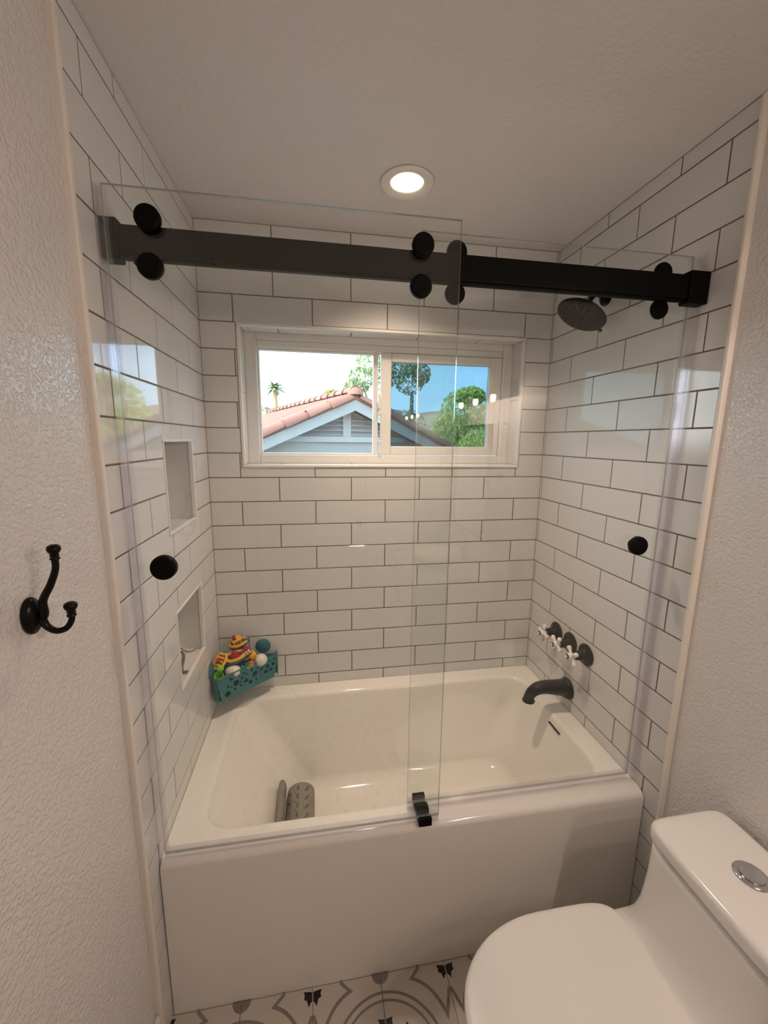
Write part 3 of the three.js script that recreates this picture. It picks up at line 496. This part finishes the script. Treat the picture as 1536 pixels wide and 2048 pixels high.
boat('toy boat with a square yellow cabin, on top at the back of the basket', [0.098, 0.772, 0.048], [0.30, 0.35, 0.12], (t, l) => { mesh('cabin', merge([rbox(-0.022, 0.014, l * 0.30, l * 0.34, -0.016, 0.016, 0.002), rbox(-0.022, -0.016, l * 0.34, l * 0.60, -0.016, 0.016, 0.002), rbox(0.008, 0.014, l * 0.34, l * 0.60, -0.016, 0.016, 0.002), rbox(-0.024, 0.016, l * 0.60, l * 0.66, -0.018, 0.018, 0.002)]), TOY.yellow, t); mesh('funnel', at(cyl(0.009, 0.020, 'y', 20, 0.007), -0.012, l * 0.76, 0), TOY.red, t); });
boat('toy boat with a red cabin and swept yellow rail, at the front of the heap', [0.092, 0.734, 0.106], [0.28, 0.30, 0.10], (t, l) => { mesh('cabin', lathe([[0, 0.024], [0.020, 0.024], [0.018, 0.044], [0.010, 0.050], [0.009, 0.062], [0, 0.063]], 'y', 24), TOY.red, t); }, 0.098);
{
  const t = thing('toy_castle', 'dark red toy castle tower with cream battlements beside the suction cup', 'toy', [0.140, 0.748, 0.076], TG); t.rotation.set(0.55, 0.5, 0.35);
  mesh('tower', rbox(-0.020, 0.020, 0, 0.045, -0.016, 0.016, 0.003), TOY.red, t);
  for (const [x, z] of [[-0.018, 0.014], [-0.006, 0.014], [0.006, 0.014], [0.018, 0.014]]) mesh('battlement', rbox(x - 0.004, x + 0.004, 0.040, 0.054, z - 0.004, z + 0.006, 0.001), TOY.cream, t);
  mesh('string_course', rbox(-0.022, 0.022, 0.036, 0.042, 0.012, 0.020, 0.001), TOY.cream, t); mesh('string_course', rbox(-0.022, 0.022, 0.006, 0.011, 0.012, 0.020, 0.001), TOY.cream, t);
}
{ const t = thing('toy_block', 'rounded yellow toy block below the red castle', 'toy', [0.158, 0.735, 0.078], TG); t.rotation.set(0.3, 0.6, 0.25); mesh('block', rbox(-0.016, 0.016, 0, 0.030, -0.016, 0.016, 0.008, 3), TOY.yellow, t); mesh('stud', at(cyl(0.008, 0.006), 0, 0.032, 0), TOY.yellow, t); }
const ballG = (s) => { const g = new THREE.SphereGeometry(0.029, 32, 22); g.scale(s, 0.92, 1); return g; };
one('toy_ball', 'white ball in front of the blue toy boat', 'toy', ballG(1.15), TOY.white, [0.082, 0.710, 0.140], TG);
one('toy_ball', 'white ball beside the orange fish in the basket', 'toy', ballG(1), TOY.white, [0.189, 0.718, 0.076], TG);
{ const t = thing('toy_cup', 'bright green toy cup at the near end of the basket', 'toy', [0.042, 0.705, 0.176], TG); t.rotation.set(0.7, 0.2, 0.1); t.scale.setScalar(1.2); mesh('cup', lathe([[0, 0.002], [0.010, 0.002], [0.012, 0.024], [0.0145, 0.030], [0.016, 0.030], [0.014, 0.022], [0.012, 0], [0, 0]], 'y', 26), TOY.green, t); mesh('handle', at(new THREE.SphereGeometry(0.012, 20, 14), 0.008, 0.034, -0.020), TOY.green, t); }
{
  const t = thing('toy_fish', 'orange toy fish with white stripes and green back', 'toy', [0.147, 0.716, 0.110], TG); t.rotation.set(0.5, 0.62, 0.3);
  const g = new THREE.SphereGeometry(1, 26, 18); g.scale(0.024, 0.019, 0.012); mesh('body', g, TOY.orange, t);
  for (const x of [-0.010, 0.0, 0.010]) mesh('stripe', sweep([[x - 0.004, 0.014, 0.010], [x, 0.004, 0.0128], [x - 0.002, -0.006, 0.0128], [x + 0.004, -0.013, 0.009]], [0.0014], 8, 16), TOY.white, t);
  const b = new THREE.SphereGeometry(1, 20, 14); b.scale(0.012, 0.024, 0.012); mesh('tail', at(b, -0.028, 0.006, -0.004), TOY.dgreen, t); mesh('fin', at(rbox(-0.012, 0.012, 0.014, 0.026, -0.004, 0.004, 0.003), 0, 0, 0), TOY.dgreen, t);
}
// ------------------------------------------------------------ small things in the lower niche
{
  const t = thing('razor', 'small grey curved razor hanging at the front edge of the lower niche', 'razor', [-0.030, 0.868, 0.395]);
  const gm = M(L(0.20, 0.20, 0.20), 0.35, { metalness: 0.4 });
  mesh('handle', sweep([[0, 0.085, 0.006], [0.004, 0.070, 0], [0.0, 0.048, -0.008], [-0.004, 0.026, -0.004], [-0.002, 0.010, 0.004]], [0.0035, 0.0055, 0.006, 0.005, 0.004], 12, 30), gm, t);
  mesh('head', rbox(-0.020, 0.020, 0.0, 0.010, 0.0, 0.010, 0.003), gm, t);
  mesh('loop', at(new THREE.TorusGeometry(0.007, 0.002, 8, 20), 0, 0.090, 0.008), gm, t);
}
one('wire_loop', 'thin curved wire lying at the back of the lower niche', 'wire', sweep([[-0.030, 0.003, 0.002], [-0.045, 0.002, 0.014], [-0.062, 0.002, 0.014], [-0.074, 0.003, 0.002]], [0.002], 8, 30), M(L(0.25, 0.22, 0.18), 0.3, { metalness: 0.6 }), [0, 0.8695, 0.232]);

// ------------------------------------------------------------ vanity side of the room (mirrored in the glass)
{
  const vm = M(L(0.62, 0.60, 0.57), 0.4), t = thing('vanity', 'white vanity cabinet against the right wall', 'cabinet', [XR, 0, 2.31]);
  mesh('carcass', rbox(-0.50, -0.002, 0.09, 0.83, -0.36, 0.36, 0.004), vm, t); mesh('plinth', box(-0.46, -0.002, 0, 0.09, -0.35, 0.35), vm, t);
  for (const k of [-1, 1]) { const d = mesh('door', rbox(-0.518, -0.50, 0.12, 0.80, k > 0 ? 0.01 : -0.35, k > 0 ? 0.35 : -0.01, 0.004), vm, t); mesh('handle', sweep([[-0.518, 0.60, k * 0.04], [-0.545, 0.605, k * 0.04], [-0.545, 0.715, k * 0.04], [-0.518, 0.72, k * 0.04]], [0.005], 10, 24), MAT.black, d); }
  const c = thing('countertop', 'pale stone vanity top with a backsplash', 'countertop', [XR, 0.831, 2.31]);
  mesh('slab', rbox(-0.53, -0.002, 0, 0.030, -0.38, 0.38, 0.005), M(L(0.74, 0.72, 0.69), 0.15), c); mesh('backsplash', rbox(-0.022, -0.002, 0.031, 0.11, -0.38, 0.38, 0.003), M(L(0.74, 0.72, 0.69), 0.15), c);
  one('sink', 'white vessel basin on the vanity top', 'sink', at(lathe([[0, 0], [0.10, 0], [0.17, 0.05], [0.185, 0.085], [0.178, 0.086], [0.15, 0.045], [0.09, 0.012], [0, 0.010]], 'y', 48), 0, 0, 0), MAT.porcelain, [XR - 0.27, 0.862, 2.31]);
  const f = thing('basin_faucet', 'black arched basin faucet beside the sink', 'faucet', [XR - 0.055, 0.862, 2.31]);
  mesh('base', lathe([[0, 0], [0.025, 0], [0.024, 0.008], [0.014, 0.014], [0.012, 0.06], [0, 0.06]], 'y', 28), MAT.bronze, f);
  mesh('spout', sweep([[0, 0.05, 0], [0, 0.16, 0], [-0.03, 0.20, 0], [-0.08, 0.20, 0], [-0.11, 0.16, 0]], [0.010], 14, 40), MAT.bronze, f);
  mesh('lever', sweep([[0, 0.055, 0.012], [0, 0.07, 0.05]], [0.006], 10, 10), MAT.bronze, f);
  const m = thing('wall_mirror', 'rectangular mirror in a thin black frame above the vanity', 'mirror', [XR, 1.05, 2.38]);
  mesh('mirror_glass', box(-0.014, -0.002, 0.012, 0.738, -0.298, 0.298), M(L(0.9, 0.9, 0.9), 0.01, { metalness: 1 }), m);
  mesh('frame', merge([rbox(-0.024, -0.001, 0, 0.013, -0.31, 0.31, 0.002), rbox(-0.024, -0.001, 0.737, 0.75, -0.31, 0.31, 0.002), rbox(-0.024, -0.001, 0.013, 0.737, -0.31, -0.297, 0.002), rbox(-0.024, -0.001, 0.013, 0.737, 0.297, 0.31, 0.002)]), MAT.black, m);
}
{
  const t = thing('towel_ring', 'dark towel ring on the right wall above the vanity top', 'towel ring', [XR, 1.49, 1.93]);
  mesh('post', lathe([[0, 0], [0.026, 0], [0.025, 0.006], [0.012, 0.012], [0.010, 0.045], [0, 0.047]], '-x', 30), MAT.bronze, t);
  const g = new THREE.TorusGeometry(0.075, 0.005, 10, 48); g.rotateY(Math.PI / 2); g.translate(-0.042, -0.075, 0); mesh('ring', g, MAT.bronze, t);
  const tw = mesh('hand_towel', (() => { const g = new THREE.BoxGeometry(0.022, 0.34, 0.17, 2, 10, 24), p = g.attributes.position; for (let i = 0; i < p.count; i++) { const z = p.getZ(i), y = p.getY(i), k = 0.72 + 0.28 * Math.min(1, (0.17 - y) / 0.12); p.setX(i, p.getX(i) + 0.006 * Math.sin(z * 90 + y * 3)); p.setZ(i, z * k); } g.computeVertexNormals(); return g; })(), M(L(0.10, 0.10, 0.105), 0.95));
  tw.position.set(XR - 0.042, 1.245, 1.93); tw.userData = { label: 'dark grey hand towel hanging from the towel ring', category: 'towel' };
}
// ------------------------------------------------------------ outside the window
const OUT = { stucco: M(L(0.235, 0.27, 0.285), 0.9), wood: M(L(0.29, 0.335, 0.355), 0.7), vent: M(L(0.42, 0.43, 0.43), 0.8), clay: [L(0.25, 0.118, 0.092), L(0.29, 0.14, 0.105), L(0.215, 0.10, 0.082)].map((c) => M(c, 0.8)), bark: M(L(0.16, 0.11, 0.075), 0.9) };
function barrel(r, l, th = 0.014, taper = 0) { const s = new THREE.Shape(); s.absarc(0, 0, r, 0, Math.PI, false); s.absarc(0, 0, r - th, Math.PI, 0, true); s.closePath(); const g = new THREE.ExtrudeGeometry(s, { depth: l, bevelEnabled: false, curveSegments: 10 }), p = g.attributes.position; if (taper) { for (let i = 0; i < p.count; i++) { const k = 1 - taper * (1 - p.getZ(i) / l); p.setXY(i, p.getX(i) * k, p.getY(i) * k); } g.computeVertexNormals(); } return g; } // half pipe along +z, widest at +z
{
  const SL = 0.430, h = thing('neighbour_house', 'neighbouring stucco gable with a louvred vent and pink clay tile roof', 'house', [1.108, 2.508, -5]); h.rotation.y = 0.3156;
  // local x along the gable, z towards us; the ridge apex is the origin
  const HWID = 3.2, DEP = 6.4, dn = (x) => -SL * Math.abs(x);
  const ws = new THREE.Shape([[-HWID + 0.4, -6], [HWID - 0.4, -6], [HWID - 0.4, dn(HWID - 0.4) - 0.30], [0, -0.30], [-HWID + 0.4, dn(HWID - 0.4) - 0.30]].map(([x, y]) => new THREE.Vector2(x, y)));
  const wg = new THREE.ExtrudeGeometry(ws, { depth: DEP - 0.35, bevelEnabled: false }); wg.translate(0, 0, -DEP); mesh('wall', wg, OUT.stucco, h);
  for (const k of [-1, 1]) { // barge boards and the roof deck
    const bs = new THREE.Shape([[0, -0.175], [k * HWID, dn(HWID) - 0.175], [k * HWID, dn(HWID) - 0.345], [0, -0.345]].map(([x, y]) => new THREE.Vector2(x, y)));
    const bg = new THREE.ExtrudeGeometry(bs, { depth: 0.05, bevelEnabled: false }); bg.translate(0, 0, -0.06); mesh('barge_board', bg, OUT.wood, h);
    const ds = new THREE.Shape([[0, -0.10], [k * HWID, dn(HWID) - 0.10], [k * HWID, dn(HWID) - 0.17], [0, -0.17]].map(([x, y]) => new THREE.Vector2(x, y))), dg = new THREE.ExtrudeGeometry(ds, { depth: DEP, bevelEnabled: false }); dg.translate(0, 0, -DEP); mesh('roof_deck', dg, OUT.clay[2], h);
    const ang = Math.atan(SL), sl = Math.hypot(1, SL);
    const rk = barrel(0.125, 0.42, 0.02, 0.36); rk.rotateY(Math.PI / 2 * k); rk.rotateZ(-ang * k); // tiles capping the rake edge, each lapping the one below
    for (let i = 0; i < 8; i++) { const m = mesh('rake_tile', rk, OUT.clay[(i + (k > 0)) % 3], h), x = 0.05 + i * 0.365; m.position.set(k * x, -SL * x - 0.135 + 0.010 * (i % 2), -0.02); m.scale.setScalar(1); m.rotateZ(-k * 0.03); }
    const co = barrel(0.075, 3.3 * sl * 0.96); co.rotateY(Math.PI / 2 * k); co.rotateZ(-ang * k);
    for (let i = 0; i < 30; i++) { const m = mesh('roof_course', co, OUT.clay[(rnd() * 3) | 0], h); m.position.set(0, -0.115, -0.20 - i * 0.205); }
  }
  const rg = barrel(0.115, 0.40, 0.016, 0.28); for (let i = 0; i < 17; i++) { const m = mesh('ridge_tile', rg, OUT.clay[i % 3], h); m.position.set(0, -0.045 + 0.0, -0.40 - i * 0.37); m.rotation.x = 0.05; }
  mesh('apex_tile', (() => { const g = new THREE.SphereGeometry(0.13, 20, 12, 0, 6.3, 0, Math.PI / 2); g.translate(0, -0.10, -0.03); return g; })(), OUT.clay[1], h);
  // louvred vent
  mesh('vent_back', (() => { const s = new THREE.Shape([[-1.02, -0.775], [1.02, -0.775], [0.06, -0.37], [-0.06, -0.37]].map(([x, y]) => new THREE.Vector2(x, y))), g = new THREE.ExtrudeGeometry(s, { depth: 0.01, bevelEnabled: false }); g.translate(0, 0, -0.352); return g; })(), M(L(0.16, 0.17, 0.18), 0.9), h);
  mesh('vent_post', rbox(-0.11, 0.035, -0.80, -0.34, -0.35, -0.29, 0.004), OUT.wood, h);
  mesh('vent_sill', rbox(-1.10, 1.10, -0.86, -0.765, -0.35, -0.28, 0.004), OUT.wood, h);
  for (let i = 0; i < 4; i++) { const y = -0.735 + i * 0.085, w = (-y - 0.36) / SL + 0.12; for (const k of [-1, 1]) { const g = rbox(k < 0 ? -w : 0.035, k < 0 ? -0.11 : w, -0.006, 0.006, -0.035, 0.035, 0.002, 1); g.rotateX(0.6); g.translate(0, y, -0.325); mesh('vent_slat', g, OUT.wood, h); } }
}
{ // lower roof beyond, on the left
  const h = thing('far_house', 'low clay tiled roof of a house beyond the gable', 'house', [-2.6, 2.05, -13.5]); h.rotation.y = 0.25;
  mesh('wall', box(-2.6, 3.0, -6, -0.55, -3.5, -0.3), OUT.stucco, h);
  const s = new THREE.Shape([[0, -0.9], [0, -0.75], [-3.2, 0.55], [-3.2, 0.40]].map(([x, y]) => new THREE.Vector2(x, y))), g = new THREE.ExtrudeGeometry(s, { depth: 6.2, bevelEnabled: false }); g.rotateY(-Math.PI / 2); g.translate(3.3, 0, 0); g.rotateY(0); mesh('roof_deck', g, OUT.clay[2], h);
  const b = barrel(0.10, 3.4); b.rotateX(0.386); for (let i = 0; i < 23; i++) { const m = mesh('roof_course', b, OUT.clay[i % 3], h); m.position.set(-2.75 + i * 0.27, 0.52, -3.15); }
}
function leafCloud(name, parent, n, inside, size, colors) {
  const pos = [], g = new THREE.BufferGeometry();
  for (const [a, b, c] of [[0, 1, 2], [0, 2, 3]]) for (const k of [a, b, c]) pos.push(...[[-0.5, 0, 0], [0, -0.28, 0.06], [0.5, 0, 0], [0, 0.28, 0.06]][k]);
  g.setAttribute('position', new THREE.Float32BufferAttribute(pos, 3)); g.computeVertexNormals();
  const m = new THREE.InstancedMesh(g, M('#ffffff', 0.75, { side: THREE.DoubleSide, transmission: 0.35, thickness: 0 }), n), q = new THREE.Quaternion(), e = new THREE.Euler(), mt = new THREE.Matrix4();
  for (let i = 0; i < n; i++) { const p = inside(); e.set(rr(0, 6.3), rr(0, 6.3), rr(0, 6.3)); const s = size * rr(0.6, 1.3); mt.compose(p, q.setFromEuler(e), V(s, s, s)); m.setMatrixAt(i, mt); const c = colors[(rnd() * colors.length) | 0]; m.setColorAt(i, c.clone().multiplyScalar(rr(0.8, 1.2))); }
  m.name = name; m.castShadow = m.receiveShadow = true; m.userData.kind = 'stuff'; parent.add(m);
}
function blobs(list) { // random point in a set of ellipsoidal clumps
  return () => { const [x, y, z, a, b, c] = list[(rnd() * list.length) | 0]; let p; do p = V(rr(-1, 1), rr(-1, 1), rr(-1, 1)); while (p.lengthSq() > 1); p.multiplyScalar(1 / Math.max(0.35, p.length()) ** 0.5); return V(x + p.x * a, y + p.y * b, z + p.z * c); };
}
const GREEN_BASE = { olive: [L(0.25, 0.34, 0.11), L(0.32, 0.41, 0.13), L(0.19, 0.28, 0.11)], lime: [L(0.46, 0.52, 0.10), L(0.36, 0.46, 0.11), L(0.54, 0.55, 0.13)], grey: [L(0.19, 0.28, 0.17), L(0.27, 0.35, 0.21), L(0.16, 0.23, 0.15)], deep: [L(0.08, 0.16, 0.06), L(0.12, 0.22, 0.08)] };
const GREEN = Object.fromEntries(Object.entries(GREEN_BASE).map(([k, v]) => [k, v.map((c) => c.clone().multiplyScalar(1.2))]));
function tree(name, label, base, trunk, list, n, size, colors, limbs = [], grow = 1) {
  const t = thing(name, label, 'tree', base); t.scale.setScalar(grow);
  mesh('trunk', sweep(trunk, [0.10, 0.06, 0.03], 8, 16), OUT.bark, t);
  for (const l of limbs) mesh('branch', sweep(l, [0.04, 0.015], 6, 10), OUT.bark, t);
  leafCloud('foliage', t, n, blobs(list), size, colors);
}
const GY = -4.2;
tree('broadleaf_tree', 'loose leafy tree rising behind the gable ridge', [2.854, -7.441, -14.953], [[0, 0, 0], [0.05, 4, 0], [-0.05, 6.2, 0], [0.0, 7.9, 0]], [[-0.15, 7.9, 0, 0.36, 0.40, 0.4], [-0.32, 7.45, 0, 0.42, 0.28, 0.4], [0.2, 7.6, 0, 0.35, 0.5, 0.4], [-0.5, 7.22, 0, 0.35, 0.2, 0.4], [0.55, 7.75, 0, 0.40, 0.45, 0.4], [0.88, 7.42, 0.1, 0.40, 0.38, 0.4], [0.85, 8.0, 0, 0.5, 0.4, 0.4], [1.2, 7.6, 0, 0.25, 0.3, 0.3], [0.5, 8.4, 0, 0.5, 0.3, 0.4]], 5600, 0.08, GREEN.grey.concat(GREEN.olive), [[[0, 6.4, 0], [-0.35, 7.3, 0]], [[0, 6.6, 0], [0.5, 7.6, 0]]], 1.55);
tree('garden_bush', 'rounded yellow-green bush top showing over the roof ridge', [1.156, -7.146, -14.712], [[0, 0, 0], [0, 3, 0], [0, 6.5, 0]], [[0, 6.95, 0, 0.20, 0.22, 0.25], [0.22, 6.85, 0, 0.22, 0.18, 0.2], [-0.12, 7.02, 0, 0.14, 0.14, 0.2]], 1000, 0.08, GREEN.olive.concat(GREEN.lime), [], 1.5);
tree('evergreen_tree', 'large dark green tree beyond the right window pane', [5.9, GY, -13], [[0, 0, 0], [0, 4, 0], [0, 7.2, 0]], [[0, 6.9, 0, 0.9, 0.9, 0.9], [-0.6, 6.2, 0.2, 0.7, 0.7, 0.7], [0.7, 6.3, 0.2, 0.9, 0.9, 0.8], [0.2, 7.5, 0, 0.55, 0.35, 0.6], [-0.35, 5.3, 0.2, 0.8, 0.8, 0.8], [0.9, 5.0, 0, 0.8, 0.8, 0.8]], 7000, 0.16, GREEN.olive.concat(GREEN.lime, GREEN.lime));
tree('lime_shrub', 'sunlit yellow-green shrub below the large dark tree', [5.4, GY, -10.5], [[0, 0, 0], [0, 3, 0], [0, 5.5, 0]], [[0, 5.9, 0, 0.45, 0.35, 0.4], [-0.35, 5.55, 0, 0.4, 0.35, 0.4], [0.4, 5.7, 0, 0.5, 0.4, 0.4], [0, 5.2, 0, 0.7, 0.4, 0.4]], 1500, 0.12, GREEN.lime);
tree('cypress', 'slim pointed cypress standing behind the roof slope', [3.55, GY, -11.5], [[0, 0, 0], [0, 3, 0], [0, 6.6, 0]], [[0, 5.8, 0, 0.16, 0.5, 0.16], [0, 6.5, 0, 0.11, 0.5, 0.11], [0, 7.1, 0, 0.06, 0.35, 0.06]], 900, 0.07, GREEN.deep);
{
  const p = thing('palm_tree', 'palm tree standing far off beside the hillside', 'tree', [-4.28, GY, -50]);
  mesh('trunk', sweep([[0, 0, 0], [0.15, 6, 0], [0.05, 11.8, 0]], [0.32, 0.24, 0.26], 10, 20), M(L(0.40, 0.30, 0.18), 0.9), p);
  for (let i = 0; i < 26; i++) {
    const a = i * 2.4, el = 1.15 - (i / 26) * 1.6, len = rr(1.2, 1.5), d = V(Math.cos(a) * Math.cos(el), Math.sin(el), Math.sin(a) * Math.cos(el)), side = V(-Math.sin(a), 0, Math.cos(a)), pos = [], idx = [];
    for (let k = 0; k <= 6; k++) { const s = k / 6, c = d.clone().multiplyScalar(s * len).add(V(0.05, 11.9 - 0.5 * s * s, 0)), w = 0.22 * Math.sin(Math.PI * Math.min(1, 0.15 + s * 0.85)); for (const q of [-1, 0, 1]) pos.push(c.x + side.x * w * q, c.y - Math.abs(q) * 0.10, c.z + side.z * w * q); }
    for (let k = 0; k < 6; k++) for (const q of [0, 1]) { const b = k * 3 + q; idx.push(b, b + 1, b + 3, b + 1, b + 4, b + 3); }
    mesh('frond', finish(pos, idx), M(L(0.16, 0.24, 0.11), 0.7, { side: THREE.DoubleSide }), p);
  }
}
{ // hillside and lower ground
  const hill = (name, label, x0, x1, z, depth, hgt, sd, mat, base = -4) => {
    const N = 90, D = 14, pos = [], idx = []; let s = sd; const R = () => { s = (s * 1664525 + 1013904223) >>> 0; return s / 4294967296; }; const bump = Array.from({ length: N + 1 }, R);
    for (let j = 0; j <= D; j++) for (let i = 0; i <= N; i++) { const u = i / N, v = j / D, e = hgt(u) * Math.sin(v * Math.PI / 2) + (bump[(i * 7 + j * 3) % N] - 0.5) * 0.35 * v; pos.push(x0 + (x1 - x0) * u, base + e, z - depth * v); }
    for (let j = 0; j < D; j++) for (let i = 0; i < N; i++) { const a = j * (N + 1) + i; idx.push(a, a + 1, a + N + 1, a + 1, a + N + 2, a + N + 1); }
    const m = mesh(name, finish(pos, idx), mat); m.userData = { kind: 'structure', label, category: 'hill' };
  };
  hill('hillside', 'dry scrubby hillside on the horizon', -60, 70, -62, 30, (u) => 11.2 + 1.7 * Math.exp(-(((u - 0.445) / 0.022) ** 2)) + 0.9 * Math.sin(u * 21) + 0.4 * Math.sin(u * 57), 3, M(L(0.30, 0.235, 0.165), 0.95));
  const gr = mesh('garden_ground', box(-80, 90, GY - 0.5, GY, -75, -0.8), M(L(0.20, 0.19, 0.12), 0.95)); gr.userData = { kind: 'structure', label: 'ground below the window' };
}
{ // scrub on the hill
  const t = new THREE.Group(); t.name = 'hillside_scrub'; t.userData = { label: 'low scrub covering the distant hillside', category: 'scrub', kind: 'stuff' }; scene.add(t);
  leafCloud('scrub', t, 1400, () => { const x = rr(-14, 22), v = rr(0.25, 1); return V(x, -4 + 12.0 * Math.sin(v * Math.PI / 2) + rr(-0.3, 0.4) , -62 - 30 * v); }, 0.9, [L(0.17, 0.17, 0.10), L(0.24, 0.20, 0.12), L(0.12, 0.14, 0.09)]);
}
renderer.render(scene, camera);
